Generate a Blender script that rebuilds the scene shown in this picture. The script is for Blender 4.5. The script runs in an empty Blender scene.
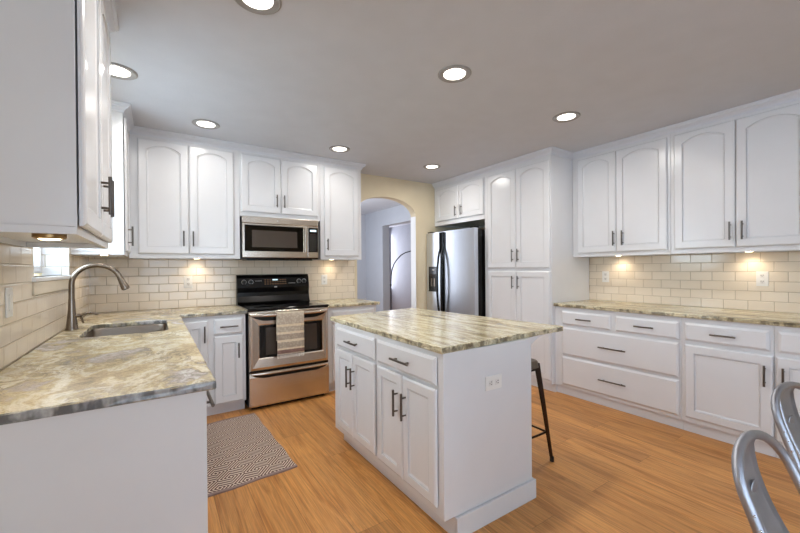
import bpy, bmesh, math, random
from mathutils import Vector, Matrix
random.seed(7)
PI = math.pi
C = bpy.context.scene.collection
S = bpy.context.scene

def lin(r, g, b):
    f = lambda c: (c/255/12.92) if c/255 <= .04045 else ((c/255+.055)/1.055)**2.4
    return (f(r), f(g), f(b), 1.0)

# ------------------------------------------------------------------ camera
EYE = 1.277
cam_d = bpy.data.cameras.new('camera'); cam = bpy.data.objects.new('camera', cam_d); C.objects.link(cam)
cam_d.sensor_width = 36.0; cam_d.sensor_fit = 'HORIZONTAL'; cam_d.lens = 370.353/800*36
cam_d.shift_x = -1.117/800; cam_d.shift_y = 3.445/800; cam_d.clip_start = .02
yw, pt, rl = math.radians(33.51), math.radians(-.203), math.radians(-.473)
fw = Vector((math.sin(yw)*math.cos(pt), math.cos(yw)*math.cos(pt), math.sin(pt)))
rt = Vector((math.cos(yw), -math.sin(yw), 0)); up = rt.cross(fw)
rt, up = rt*math.cos(rl)+up*math.sin(rl), -rt*math.sin(rl)+up*math.cos(rl)
m = Matrix((rt, up, -fw)).transposed().to_4x4(); m.translation = (0, 0, EYE)
cam.matrix_world = m
S.camera = cam

# ------------------------------------------------------------------ world, exposure, light levels
S.view_settings.view_transform = 'Standard'; S.view_settings.look = 'None'
S.view_settings.gamma = 1; S.view_settings.use_curve_mapping = False
S.view_settings.exposure = 0.07
SKY = 2.5
XWL = -.70
DOWNLIGHT_W = 8.6
PUCK_W = 0.36
w = bpy.data.worlds.new('sky'); S.world = w; w.use_nodes = True
w.node_tree.nodes['Background'].inputs[0].default_value = (.70, .84, 1.0, 1)
w.node_tree.nodes['Background'].inputs[1].default_value = SKY

def area(name, loc, size, size_y, power, color, direction, portal=False):
    d = bpy.data.lights.new(name, 'AREA'); d.shape = 'RECTANGLE'; d.size = size; d.size_y = size_y
    d.energy = power; d.color = color
    if portal: d.cycles.is_portal = True
    o = bpy.data.objects.new(name, d); C.objects.link(o); o.location = loc
    o.rotation_euler = Vector(direction).to_track_quat('-Z', 'Y').to_euler()
    return o

# daylight through the dining-room window wall behind the camera and the sink window, plus added fill lamps
area('daylight_dining_window', (.75, -2.92, 1.35), 2.1, 1.8, 32, (.62, .79, 1.0), (0, 1, 0))
area('side_fill_light', (XWL, -1.35, 1.55), 1.5, 1.3, 30, (.60, .78, 1.0), (1, .35, 0))  # added fill, out of view, for cool light on the island's left face
area('daylight_sink_window', (-.80, 2.82, 1.65), .80, .75, 16, (.70, .88, 1.0), (1, 0, -.25))
area('hall_fill_light', (2.2, 5.7, 1.6), 1.8, 1.6, 36, (.84, .90, 1.0), (1, 0, 0))  # added fill lamp to brighten the hall, no window behind it
area('far_room_fill_light', (5.3, 9.3, 1.5), 1.4, 1.6, 42, (.86, .88, 1.0), (-.2, -1, 0))  # added lamp out of sight, lifts the far room without a real source

# ------------------------------------------------------------------ materials
def mat(name):
    m = bpy.data.materials.new(name); m.use_nodes = True
    return m, m.node_tree, m.node_tree.nodes['Principled BSDF']
def N(nt, t, **kw):
    n = nt.nodes.new(t)
    for k, v in kw.items(): setattr(n, k, v)
    return n
def ramp(nt, fac, stops, interp='LINEAR'):
    r = N(nt, 'ShaderNodeValToRGB'); r.color_ramp.interpolation = interp
    e = r.color_ramp.elements
    while len(e) < len(stops): e.new(.5)
    for i, (p, c) in enumerate(stops): e[i].position = p; e[i].color = c
    nt.links.new(fac, r.inputs[0]); return r.outputs[0]
def pos(nt, scale=(1, 1, 1), loc=(0, 0, 0)):
    g = N(nt, 'ShaderNodeNewGeometry'); mp = N(nt, 'ShaderNodeMapping')
    mp.inputs['Scale'].default_value = scale; mp.inputs['Location'].default_value = loc
    nt.links.new(g.outputs['Position'], mp.inputs[0]); return mp.outputs[0]
def noise(nt, vec, scale, detail=3, rough=.5, dist=0):
    n = N(nt, 'ShaderNodeTexNoise'); nt.links.new(vec, n.inputs['Vector'])
    n.inputs['Scale'].default_value = scale; n.inputs['Detail'].default_value = detail
    n.inputs['Roughness'].default_value = rough; n.inputs['Distortion'].default_value = dist
    return n
def mixc(nt, fac, a, b, mode='MIX'):
    x = N(nt, 'ShaderNodeMix', data_type='RGBA', blend_type=mode)
    for v, i in ((fac, 0), (a, 6), (b, 7)):
        if hasattr(v, 'links') or hasattr(v, 'is_linked'): nt.links.new(v, x.inputs[i])
        else: x.inputs[i].default_value = v
    return x.outputs[2]
def bump(nt, b, h, strength, dist):
    n = N(nt, 'ShaderNodeBump'); n.inputs['Strength'].default_value = strength; n.inputs['Distance'].default_value = dist
    nt.links.new(h, n.inputs['Height']); nt.links.new(n.outputs[0], b.inputs['Normal'])

def plain(name, rgb, rough=.5, metal=0, var=.03, nscale=6, bmp=0, bscale=80, aniso=None, spec=None, coat=0):
    m, nt, b = mat(name); c = lin(*rgb)
    p = pos(nt, aniso or (1, 1, 1))
    n = noise(nt, p, nscale)
    col = ramp(nt, n.outputs[0], [(.3, tuple(v*(1-var) for v in c[:3])+(1,)), (.7, tuple(min(1, v*(1+var)) for v in c[:3])+(1,))])
    nt.links.new(col, b.inputs['Base Color'])
    b.inputs['Roughness'].default_value = rough; b.inputs['Metallic'].default_value = metal
    if spec is not None: b.inputs['Specular IOR Level'].default_value = spec
    b.inputs['Coat Weight'].default_value = coat
    if bmp:
        n2 = noise(nt, p, bscale, 2); bump(nt, b, n2.outputs[0], bmp, .002)
    return m

M = {}
M['cabinet'] = plain('cabinet_paint', (223, 223, 225), .24, bmp=.10, bscale=35, var=.012)
M['ceiling'] = plain('ceiling_paint', (200, 202, 208), .85, bmp=.35, bscale=70, var=.02)
M['wall'] = plain('beige_wall_paint', (224, 210, 180), .75, bmp=.3, bscale=90, var=.02)
M['hall'] = plain('hall_wall_paint', (186, 189, 196), .8, var=.02)
M['hallceil'] = plain('hall_ceiling_paint', (190, 192, 196), .85, var=.02)
M['white'] = plain('white_trim_paint', (235, 235, 236), .35, var=.01)
M['crown'] = plain('crown_paint', (212, 214, 220), .35, var=.01)
M['nickel'] = plain('dark_brushed_nickel', (104, 98, 93), .36, 1, aniso=(1, 1, 1), nscale=40)
M['faucet'] = plain('brushed_nickel', (134, 122, 110), .26, 1, nscale=30)
M['steel'] = plain('brushed_stainless', (208, 198, 186), .24, 1, aniso=(2, 2, 90), nscale=6, bmp=.05, bscale=20)
M['fridge'] = plain('fridge_stainless', (214, 219, 228), .34, 1, aniso=(60, 60, 2), nscale=5)
M['sink'] = plain('satin_sink_steel', (138, 128, 118), .36, 1)
M['black'] = plain('black_enamel', (9, 8, 8), .20, spec=.35)
M['blackglass'] = plain('black_glass', (6, 5, 5), .06, spec=.4)
M['blackmatte'] = plain('black_plastic', (22, 21, 22), .45)
M['ring'] = plain('burner_marking', (60, 58, 58), .2)
M['mark'] = plain('pale_print', (205, 205, 205), .5)
M['amber'] = plain('panel_print', (160, 120, 80), .5)
M['outlet'] = plain('outlet_plastic', (232, 230, 226), .35, var=.01)
M['receptacle'] = plain('receptacle_plastic', (222, 219, 215), .4)
M['slot'] = plain('slot_shadow_plastic', (50, 46, 44), .6)
M['gunmetal'] = plain('galvanised_steel', (172, 174, 182), .48, 1, nscale=12, var=.12)
M['rivet'] = plain('polished_rivet', (225, 225, 225), .15, 1)
M['bronze'] = plain('dark_bronze_steel', (64, 50, 44), .35, 1, nscale=15, var=.2)
M['seat'] = plain('worn_brown_seat', (104, 90, 76), .45, .4, nscale=25, var=.2)
M['rubber'] = plain('rubber', (25, 24, 24), .7)
M['wire'] = plain('brown_wire', (110, 78, 50), .5)
M['lampmetal'] = plain('dark_lamp_metal', (38, 38, 42), .4, .6)
M['canring'] = plain('recess_shade_trim', (150, 148, 146), .4)  # ring colour darkened to paint in the shade of a recessed can
M['apron'] = plain('cream_apron_paint', (226, 214, 194), .5)
M['brass'] = plain('aged_brass', (150, 120, 80), .35, 1)

def emit(name, rgb, strength):
    m, nt, b = mat(name); c = lin(*rgb)
    b.inputs['Base Color'].default_value = c; b.inputs['Emission Color'].default_value = c
    b.inputs['Emission Strength'].default_value = strength
    return m
M['bulb'] = emit('lit_lens', (255, 248, 240), 3)
M['puck'] = emit('lit_puck_lens', (255, 226, 180), 14)
M['readout'] = emit('lit_readout', (200, 225, 235), .9)

# glass
m, nt, b = mat('window_glass'); b.inputs['Transmission Weight'].default_value = 1; b.inputs['Roughness'].default_value = 0
b.inputs['IOR'].default_value = 1.02; b.inputs['Base Color'].default_value = (.97, .99, 1, 1)
nn = noise(nt, pos(nt), 3); M['glass'] = m
nt.links.new(ramp(nt, nn.outputs[0], [(0, (.96, .98, 1, 1)), (1, (1, 1, 1, 1))]), b.inputs['Base Color'])

# subway tile: a running bond of 6 x 3 inch tiles with narrow joints; ax picks the wall's direction
def tile(name, ax, uoff, voff=.914, rgb1=(235, 222, 203), rgb2=(228, 214, 194)):
    m, nt, b = mat(name)
    g = N(nt, 'ShaderNodeNewGeometry'); s = N(nt, 'ShaderNodeSeparateXYZ'); nt.links.new(g.outputs['Position'], s.inputs[0])
    au = N(nt, 'ShaderNodeMath', operation='ADD'); au.inputs[1].default_value = uoff; nt.links.new(s.outputs[ax], au.inputs[0])
    av = N(nt, 'ShaderNodeMath', operation='ADD'); av.inputs[1].default_value = 10*.0785-voff; nt.links.new(s.outputs[2], av.inputs[0])
    c = N(nt, 'ShaderNodeCombineXYZ'); nt.links.new(au.outputs[0], c.inputs[0]); nt.links.new(av.outputs[0], c.inputs[1])
    br = N(nt, 'ShaderNodeTexBrick'); nt.links.new(c.outputs[0], br.inputs['Vector'])
    br.inputs['Scale'].default_value = 1; br.inputs['Brick Width'].default_value = .1555; br.inputs['Row Height'].default_value = .0785
    br.inputs['Mortar Size'].default_value = .0022; br.inputs['Mortar Smooth'].default_value = .15; br.offset = .5
    br.inputs['Color1'].default_value = lin(*rgb1); br.inputs['Color2'].default_value = lin(*rgb2)
    br.inputs['Mortar'].default_value = lin(188, 172, 148)
    nt.links.new(br.outputs['Color'], b.inputs['Base Color'])
    r = N(nt, 'ShaderNodeMapRange'); nt.links.new(br.outputs['Fac'], r.inputs[0]); r.inputs[3].default_value = .10; r.inputs[4].default_value = .6
    nt.links.new(r.outputs[0], b.inputs['Roughness'])
    br2 = N(nt, 'ShaderNodeTexBrick'); nt.links.new(c.outputs[0], br2.inputs['Vector'])
    br2.inputs['Scale'].default_value = 1; br2.inputs['Brick Width'].default_value = .1555; br2.inputs['Row Height'].default_value = .0785
    br2.inputs['Mortar Size'].default_value = .005; br2.inputs['Mortar Smooth'].default_value = .8; br2.offset = .5
    inv = N(nt, 'ShaderNodeMath', operation='SUBTRACT'); inv.inputs[0].default_value = 1; nt.links.new(br2.outputs['Fac'], inv.inputs[1])
    nz = noise(nt, g.outputs['Position'], 9, 1)
    ad = N(nt, 'ShaderNodeMath', operation='MULTIPLY_ADD'); nt.links.new(nz.outputs[0], ad.inputs[0]); ad.inputs[1].default_value = .6
    nt.links.new(inv.outputs[0], ad.inputs[2])
    bump(nt, b, ad.outputs[0], .7, .0022)
    return m
M['tile_back'] = tile('subway_tile_back', 0, 10*.1555-.256)
M['tile_right'] = tile('subway_tile_right', 1, 20*.1555-1.349)
M['tile_left'] = tile('subway_tile_left', 1, 20*.1555-1.30)
M['tile_reveal'] = tile('subway_tile_reveal', 0, 10*.1555-.49, rgb1=(236, 236, 236), rgb2=(230, 230, 232))

# granite with flowing veins, drawn out along the slabs
def granite(name, stops, stretch, off, k, vein, vscale, etint=(214, 204, 172), ek=.25, blot=(74, 66, 54), ymax=None):
    m, nt, b = mat(name)
    p = pos(nt, stretch, off)
    w1 = noise(nt, p, 1.1, 4, .6)
    dv = N(nt, 'ShaderNodeVectorMath', operation='MULTIPLY_ADD'); nt.links.new(w1.outputs['Color'], dv.inputs[0])
    dv.inputs[1].default_value = (k, k, k); nt.links.new(p, dv.inputs[2])
    a = noise(nt, dv.outputs[0], 2.3, 8, .60, .4)
    c1 = ramp(nt, a.outputs[0], stops)
    v = noise(nt, dv.outputs[0], vscale, 7, .72, 1.0)
    vf = ramp(nt, v.outputs[0], [(.455, (0, 0, 0, 1)), (.495, (1, 1, 1, 1)), (.51, (1, 1, 1, 1)), (.545, (0, 0, 0, 1))])
    vm = noise(nt, p, 1.9, 3)
    vg = ramp(nt, vm.outputs[0], [(.40, (0, 0, 0, 1)), (.58, (vein, vein, vein, 1))])
    f2 = N(nt, 'ShaderNodeMath', operation='MULTIPLY'); nt.links.new(vf, f2.inputs[0]); nt.links.new(vg, f2.inputs[1])
    c2 = mixc(nt, f2.outputs[0], c1, lin(92, 80, 66))
    gr = noise(nt, pos(nt), 110, 3, .7)
    c3 = mixc(nt, .35, c2, ramp(nt, gr.outputs[0], [(.35, lin(110, 100, 84)), (.6, lin(236, 232, 222))]), 'OVERLAY')
    # rough-cut edge: darker mineral blotches on the vertical faces of the slab
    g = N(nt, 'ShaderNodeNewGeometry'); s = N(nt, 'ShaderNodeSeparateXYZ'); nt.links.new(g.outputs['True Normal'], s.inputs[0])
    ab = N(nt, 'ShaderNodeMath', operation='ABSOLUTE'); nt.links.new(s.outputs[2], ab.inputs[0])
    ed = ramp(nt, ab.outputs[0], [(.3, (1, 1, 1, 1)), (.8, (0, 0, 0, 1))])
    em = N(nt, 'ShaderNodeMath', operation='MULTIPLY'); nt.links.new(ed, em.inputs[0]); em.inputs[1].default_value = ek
    if ymax:  # fades the painted-in daylight tint away from the near end
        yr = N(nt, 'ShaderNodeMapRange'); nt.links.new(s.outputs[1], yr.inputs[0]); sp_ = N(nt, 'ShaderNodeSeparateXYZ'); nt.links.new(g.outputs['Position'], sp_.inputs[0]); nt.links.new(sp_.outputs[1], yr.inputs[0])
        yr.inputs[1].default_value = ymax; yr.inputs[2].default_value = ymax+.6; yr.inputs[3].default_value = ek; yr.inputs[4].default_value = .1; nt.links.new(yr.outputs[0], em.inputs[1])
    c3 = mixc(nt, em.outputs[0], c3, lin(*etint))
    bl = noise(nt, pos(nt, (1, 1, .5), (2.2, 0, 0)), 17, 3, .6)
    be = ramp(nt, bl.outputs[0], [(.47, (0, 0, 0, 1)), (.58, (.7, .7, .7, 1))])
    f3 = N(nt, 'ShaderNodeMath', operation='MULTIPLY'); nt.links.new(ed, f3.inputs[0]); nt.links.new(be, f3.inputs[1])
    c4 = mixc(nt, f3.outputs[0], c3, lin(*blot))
    nt.links.new(c4, b.inputs['Base Color']); b.inputs['Roughness'].default_value = .22
    bn = noise(nt, pos(nt), 60, 2); bump(nt, b, bn.outputs[0], .08, .002)
    return m
M['granite'] = granite('brown_fantasy_granite', [(.26, lin(118, 102, 78)), (.37, lin(156, 142, 110)), (.43, lin(190, 178, 146)), (.50, lin(226, 218, 190)),
                       (.56, lin(204, 194, 164)), (.62, lin(168, 156, 130)), (.68, lin(186, 176, 150)), (.8, lin(222, 216, 198))], (6.0, .75, 6.0), (0, 0, 0), .75, .65, 3.8)
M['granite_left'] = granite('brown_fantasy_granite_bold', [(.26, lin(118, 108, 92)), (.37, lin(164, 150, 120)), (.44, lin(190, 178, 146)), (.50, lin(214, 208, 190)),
                       (.56, lin(178, 166, 132)), (.62, lin(166, 160, 154)), (.68, lin(192, 190, 190)), (.8, lin(222, 219, 214))], (1.7, 1.3, 1.7), (3.3, 1.7, 0), 1.1, .65, 2.6, (160, 166, 176), .7, (58, 60, 60), 1.6)  # grey-blue edge tint paints daylight into the stone at the near end

# oak planks running away from the camera
m, nt, b = mat('oak_planks')
g = N(nt, 'ShaderNodeNewGeometry'); s = N(nt, 'ShaderNodeSeparateXYZ'); nt.links.new(g.outputs['Position'], s.inputs[0])
a1 = N(nt, 'ShaderNodeMath', operation='ADD'); a1.inputs[1].default_value = 20.35; nt.links.new(s.outputs[1], a1.inputs[0])
a2 = N(nt, 'ShaderNodeMath', operation='ADD'); a2.inputs[1].default_value = 20.08; nt.links.new(s.outputs[0], a2.inputs[0])
cc = N(nt, 'ShaderNodeCombineXYZ'); nt.links.new(a1.outputs[0], cc.inputs[0]); nt.links.new(a2.outputs[0], cc.inputs[1])
br = N(nt, 'ShaderNodeTexBrick'); nt.links.new(cc.outputs[0], br.inputs['Vector']); br.offset = .37; br.offset_frequency = 3
for k_, v_ in (('Scale', 1), ('Brick Width', 1.22), ('Row Height', .18), ('Mortar Size', .0008), ('Mortar Smooth', .3), ('Bias', 0)): br.inputs[k_].default_value = v_
br.inputs['Color1'].default_value = (0, 0, 0, 1); br.inputs['Color2'].default_value = (1, 1, 1, 1); br.inputs['Mortar'].default_value = (.3, .3, .3, 1)
# offset the grain by plank
ofs = N(nt, 'ShaderNodeVectorMath', operation='SCALE'); nt.links.new(br.outputs['Color'], ofs.inputs[0]); ofs.inputs['Scale'].default_value = 7
mp = N(nt, 'ShaderNodeMapping'); mp.inputs['Scale'].default_value = (.9, 10.0, 1); nt.links.new(cc.outputs[0], mp.inputs[0])
av = N(nt, 'ShaderNodeVectorMath', operation='ADD'); nt.links.new(mp.outputs[0], av.inputs[0]); nt.links.new(ofs.outputs[0], av.inputs[1])
g1 = noise(nt, av.outputs[0], 1.3, 7, .68, .7)
mp2 = N(nt, 'ShaderNodeMapping'); mp2.inputs['Scale'].default_value = (1.5, 60.0, 1); nt.links.new(cc.outputs[0], mp2.inputs[0])
g2 = noise(nt, mp2.outputs[0], 2.2, 4, .6)
cA = ramp(nt, g1.outputs[0], [(.28, lin(148, 100, 52)), (.42, lin(176, 126, 72)), (.52, lin(196, 147, 90)), (.64, lin(182, 132, 78)), (.78, lin(152, 106, 58))])
cB = mixc(nt, .32, cA, ramp(nt, g2.outputs[0], [(.35, lin(110, 80, 50)), (.65, lin(235, 205, 160))]), 'OVERLAY')
tone = ramp(nt, br.outputs['Color'], [(0, (.98, .96, .95, 1)), (1, (1.38, 1.40, 1.40, 1))])
cC = mixc(nt, 1.0, cB, tone, 'MULTIPLY')
cD = mixc(nt, br.outputs['Fac'], cC, lin(120, 84, 50))
nt.links.new(cD, b.inputs['Base Color']); b.inputs['Roughness'].default_value = .38; b.inputs['Specular IOR Level'].default_value = .35
bump(nt, b, g2.outputs[0], .12, .001)
M['floor'] = m

# flat-woven rug: nested diamonds in brown on cream
m, nt, b = mat('diamond_weave')
g = N(nt, 'ShaderNodeNewGeometry'); s = N(nt, 'ShaderNodeSeparateXYZ'); nt.links.new(g.outputs['Position'], s.inputs[0])
def tri(out, period, off=0.):
    a = N(nt, 'ShaderNodeMath', operation='ADD'); nt.links.new(out, a.inputs[0]); a.inputs[1].default_value = off
    q = N(nt, 'ShaderNodeMath', operation='PINGPONG'); nt.links.new(a.outputs[0], q.inputs[0]); q.inputs[1].default_value = period/2
    dv = N(nt, 'ShaderNodeMath', operation='DIVIDE'); nt.links.new(q.outputs[0], dv.inputs[0]); dv.inputs[1].default_value = period/2
    return dv.outputs[0]
tx, ty = tri(s.outputs[0], .150, .0), tri(s.outputs[1], .185, .02)
sm = N(nt, 'ShaderNodeMath', operation='ADD'); nt.links.new(tx, sm.inputs[0]); nt.links.new(ty, sm.inputs[1])
fr = N(nt, 'ShaderNodeMath', operation='MULTIPLY'); nt.links.new(sm.outputs[0], fr.inputs[0]); fr.inputs[1].default_value = 3.5
fr2 = N(nt, 'ShaderNodeMath', operation='FRACT'); nt.links.new(fr.outputs[0], fr2.inputs[0])
cw = ramp(nt, fr2.outputs[0], [(.0, lin(98, 72, 66)), (.52, lin(102, 75, 69)), (.58, lin(222, 206, 192)), (.94, lin(222, 206, 192)), (1, lin(98, 72, 66))])
wn = noise(nt, g.outputs['Position'], 160, 2)
cw2 = mixc(nt, .35, cw, ramp(nt, wn.outputs[0], [(.3, lin(110, 95, 90)), (.7, lin(235, 225, 215))]), 'OVERLAY')
nt.links.new(cw2, b.inputs['Base Color']); b.inputs['Roughness'].default_value = .95; bump(nt, b, wn.outputs[0], .6, .003)
M['rug'] = m
M['rughem'] = plain('rug_hem', (150, 128, 122), .95, nscale=60, bmp=.5)

# dish towel: woven bands
m, nt, b = mat('towel_weave')
g = N(nt, 'ShaderNodeNewGeometry'); s = N(nt, 'ShaderNodeSeparateXYZ'); nt.links.new(g.outputs['Position'], s.inputs[0])
bz = ramp(nt, s.outputs[2], [(.0, lin(205, 190, 170)), (1, lin(205, 190, 170))])
r_ = N(nt, 'ShaderNodeMapRange'); nt.links.new(s.outputs[2], r_.inputs[0]); r_.inputs[1].default_value = .45; r_.inputs[2].default_value = .87
cT = ramp(nt, r_.outputs[0], [(.0, lin(225, 218, 208)), (.11, lin(225, 218, 208)), (.12, lin(140, 112, 104)), (.19, lin(150, 124, 112)), (.20, lin(222, 210, 190)),
                              (.235, lin(214, 200, 178)), (.24, lin(182, 170, 154)), (.36, lin(186, 174, 158)), (.37, lin(224, 212, 192)), (.42, lin(178, 164, 148)),
                              (.53, lin(184, 170, 154)), (.54, lin(226, 214, 194)), (.59, lin(194, 184, 166)), (.70, lin(198, 188, 170)), (.71, lin(224, 212, 190)), (.76, lin(198, 188, 170)), (1, lin(204, 194, 176))], 'CONSTANT')
vo = N(nt, 'ShaderNodeTexVoronoi'); vo.inputs['Scale'].default_value = 55; nt.links.new(g.outputs['Position'], vo.inputs['Vector'])
cT2 = mixc(nt, .28, cT, ramp(nt, vo.outputs['Distance'], [(.1, lin(225, 215, 200)), (.6, lin(100, 84, 72))]), 'OVERLAY')
nt.links.new(cT2, b.inputs['Base Color']); b.inputs['Roughness'].default_value = .95
M['towel'] = m
M['fringe'] = plain('towel_fringe', (220, 212, 202), .95, nscale=80)

# ------------------------------------------------------------------ mesh helpers
class MB:
    def __init__(s): s.bm = bmesh.new(); s.mats = []
    def box(s, x0, x1, y0, y1, z0, z1, bev=0, seg=2):
        x0, x1 = sorted((x0, x1)); y0, y1 = sorted((y0, y1)); z0, z1 = sorted((z0, z1))
        t = bmesh.new(); r = bmesh.ops.create_cube(t, size=1)
        for v in t.verts: v.co = Vector((x0+(v.co.x+.5)*(x1-x0), y0+(v.co.y+.5)*(y1-y0), z0+(v.co.z+.5)*(z1-z0)))
        if bev: bmesh.ops.bevel(t, geom=t.edges[:], offset=min(bev, .45*min(x1-x0, y1-y0, z1-z0)), segments=seg, affect='EDGES', profile=.5)
        s.merge(t); return s
    def merge(s, t, M4=None):
        if M4 is not None: t.transform(M4)
        me = bpy.data.meshes.new('tmp'); t.to_mesh(me); s.bm.from_mesh(me); bpy.data.meshes.remove(me); t.free()
    def rings(s, rings, cap=True, close=True):
        vs = [[s.bm.verts.new(p) for p in r] for r in rings]; n = len(vs[0])
        for a, b_ in zip(vs, vs[1:]):
            for i in range(n if close else n-1):
                j = (i+1) % n; s.bm.faces.new((a[i], a[j], b_[j], b_[i]))
        if cap:
            s.bm.faces.new(vs[0][::-1]); s.bm.faces.new(vs[-1])
        return s
    def tube(s, pts, r, n=10, rz=None, closed=False):
        pts = [Vector(p) for p in pts]; rr = r if isinstance(r, (list, tuple)) else [r]*len(pts)
        prev = None; rings = []
        for i, p in enumerate(pts):
            if closed: d = pts[(i+1) % len(pts)]-pts[i-1]
            else: d = pts[min(i+1, len(pts)-1)]-pts[max(i-1, 0)]
            d.normalize()
            if prev is None:
                ref = Vector((0, 0, 1)) if abs(d.z) < .9 else Vector((1, 0, 0))
                a = d.cross(ref).normalized()
            else:
                a = (prev-d*prev.dot(d)).normalized()
            prev = a; b_ = d.cross(a)
            rings.append([p+a*math.cos(2*PI*k/n)*rr[i]+b_*math.sin(2*PI*k/n)*rr[i]*(rz or 1) for k in range(n)])
        if closed: rings.append(rings[0]); s.rings(rings, cap=False)
        else: s.rings(rings)
        return s
    def lathe(s, prof, cx, cy, cz=0, n=28, axis='z'):
        rings = []
        for r, h in prof:
            r = max(r, 1e-4); ring = []
            for k in range(n):
                c_, s_ = math.cos(2*PI*k/n)*r, math.sin(2*PI*k/n)*r
                ring.append({'z': (cx+c_, cy+s_, cz+h), 'y': (cx+c_, cy-h, cz+s_), 'x': (cx-h, cy+c_, cz+s_)}[axis])
            rings.append(ring)
        s.rings(rings); return s
    def prism(s, poly, z0, z1):
        s.rings([[(x, y, z0) for x, y in poly], [(x, y, z1) for x, y in poly]]); return s
    def build(s, name, m, parent=None, smooth=False, bevel=0, keep=False):
        bm = s.bm
        bmesh.ops.remove_doubles(bm, verts=bm.verts, dist=1e-5)
        bmesh.ops.recalc_face_normals(bm, faces=bm.faces)
        if parent is not None:
            p = parent; o_ = Vector((0, 0, 0))
            while p is not None: o_ += Vector(p.location); p = p.parent
            bmesh.ops.translate(bm, verts=bm.verts, vec=-o_)
        me = bpy.data.meshes.new(name); bm.to_mesh(me); bm.free(); me.materials.append(m)
        if smooth:
            for p_ in me.polygons: p_.use_smooth = True
            try: me.set_sharp_from_angle(angle=math.radians(38))
            except Exception: pass
        o = bpy.data.objects.new(name, me); C.objects.link(o)
        if parent is not None: o.parent = parent
        if bevel:
            b_ = o.modifiers.new('bevel', 'BEVEL'); b_.width = bevel; b_.segments = 2; b_.limit_method = 'ANGLE'
        return o

def tag(o, label, cat=None, group=None):
    if label: o['label'] = label
    if cat: o['category'] = cat
    if group: o['group'] = group
    return o
def thing(name, label, cat, loc=(0, 0, 0), group=None):
    o = bpy.data.objects.new(name, None); C.objects.link(o); o.location = loc; o.empty_display_size = .1
    return tag(o, label, cat, group)
def struct(o, label=None):
    o['kind'] = 'structure'
    if label: o['label'] = label
    return o
def copy_tree(o, loc=None, parent=None):
    c = o.copy(); C.objects.link(c); c.parent = parent
    if loc is not None: c.location = loc
    for ch in list(o.children): copy_tree(ch, None, c)
    return c

# ------------------------------------------------------------------ room shell
XL, XR, YB, YF, ZC = -.49, 4.04, 4.17, -3.0, 2.482
TH = .12
struct(MB().box(XL-.3, 5.9, YF-.1, 10.0, -.1, 0).build('floor', M['floor']), 'light oak plank floor')
struct(MB().box(XL-.3, 5.9, YF-.1, 10.0, ZC, ZC+.1).build('ceiling', M['ceiling']))
# left wall with the sink window opening
WY0, WY1, WZ0, WZ1 = 2.42, 3.285, 1.250, 2.12
lw = MB()
lw.box(XL-.17, XL, YF, -2.15, 0, ZC); lw.box(XL-.17, XL, -.55, WY0, 0, ZC); lw.box(XL-.17, XL, -2.15, -.55, 0, .85); lw.box(XL-.17, XL, -2.15, -.55, 2.25, ZC); lw.box(XL-.17, XL, WY1, YB+TH, 0, ZC)
lw.box(XL-.17, XL, WY0, WY1, 0, WZ0); lw.box(XL-.17, XL, WY0, WY1, WZ1, ZC)
struct(lw.build('wall_left', M['wall']))
# back wall with the round-headed archway
AX0, AX1, AZS, ARISE = 2.10, 3.012, 2.0, .225
poly = [(XL, 0), (AX0, 0), (AX0, AZS)]
acx, ahw = (AX0+AX1)/2, (AX1-AX0)/2
for k in range(1, 28):
    a = PI-PI*k/28; poly.append((acx+ahw*math.cos(a), AZS+ARISE*math.sin(a)))
poly += [(AX1, AZS), (AX1, 0), (XR+TH, 0), (XR+TH, ZC), (XL, ZC)]
bw = MB(); t = bmesh.new()
vs = [t.verts.new((x, YB, z)) for x, z in poly]; f_ = t.faces.new(vs); r = bmesh.ops.extrude_face_region(t, geom=[f_])
bmesh.ops.translate(t, vec=(0, TH, 0), verts=[v for v in r['geom'] if isinstance(v, bmesh.types.BMVert)])
bmesh.ops.triangulate(t, faces=[f for f in t.faces if len(f.verts) > 4]); bw.merge(t)
struct(bw.build('wall_back', M['wall']))
# white painted right reveal of the arch
struct(MB().box(AX1-.004, AX1, YB+.002, YB+TH-.002, 0, AZS).build('trim_1', M['white']), 'white reveal of the archway')
struct(MB().box(XR, XR+TH, YF, YB, 0, ZC).build('wall_right', M['wall']))
# rear wall behind the camera with a wide window opening
rw = MB()
rw.box(XL-.17, -.3, YF-TH, YF, 0, ZC); rw.box(1.8, XR+TH, YF-TH, YF, 0, ZC)
rw.box(-.3, 1.8, YF-TH, YF, 0, .4); rw.box(-.3, 1.8, YF-TH, YF, 2.3, ZC)
struct(rw.build('wall_rear', M['wall']))
wf = MB()
for x in (-.3, .715, 1.73): wf.box(x, x+.07, YF-.09, YF-.03, .4, 2.3)
for z in (.4, 2.23): wf.box(-.23, 1.73, YF-.088, YF-.032, z, z+.07)
o = struct(wf.build('window_2', M['white']))
struct(MB().box(-.23, 1.73, YF-.064, YF-.060, .47, 2.23).build('window_pane', M['glass'], o))
wf = MB()
for y in (-2.15, -1.385, -.62): wf.box(XL-.12, XL-.06, y, y+.07, .85, 2.25)
for z in (.85, 2.18): wf.box(XL-.118, XL-.062, -2.08, -.62, z, z+.07)
o = struct(wf.build('added_window_3', M['white']))  # added unseen window, goes with the side fill lamp
struct(MB().box(XL-.092, XL-.088, -2.08, -.62, .92, 2.18).build('window_pane', M['glass'], o))
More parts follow.
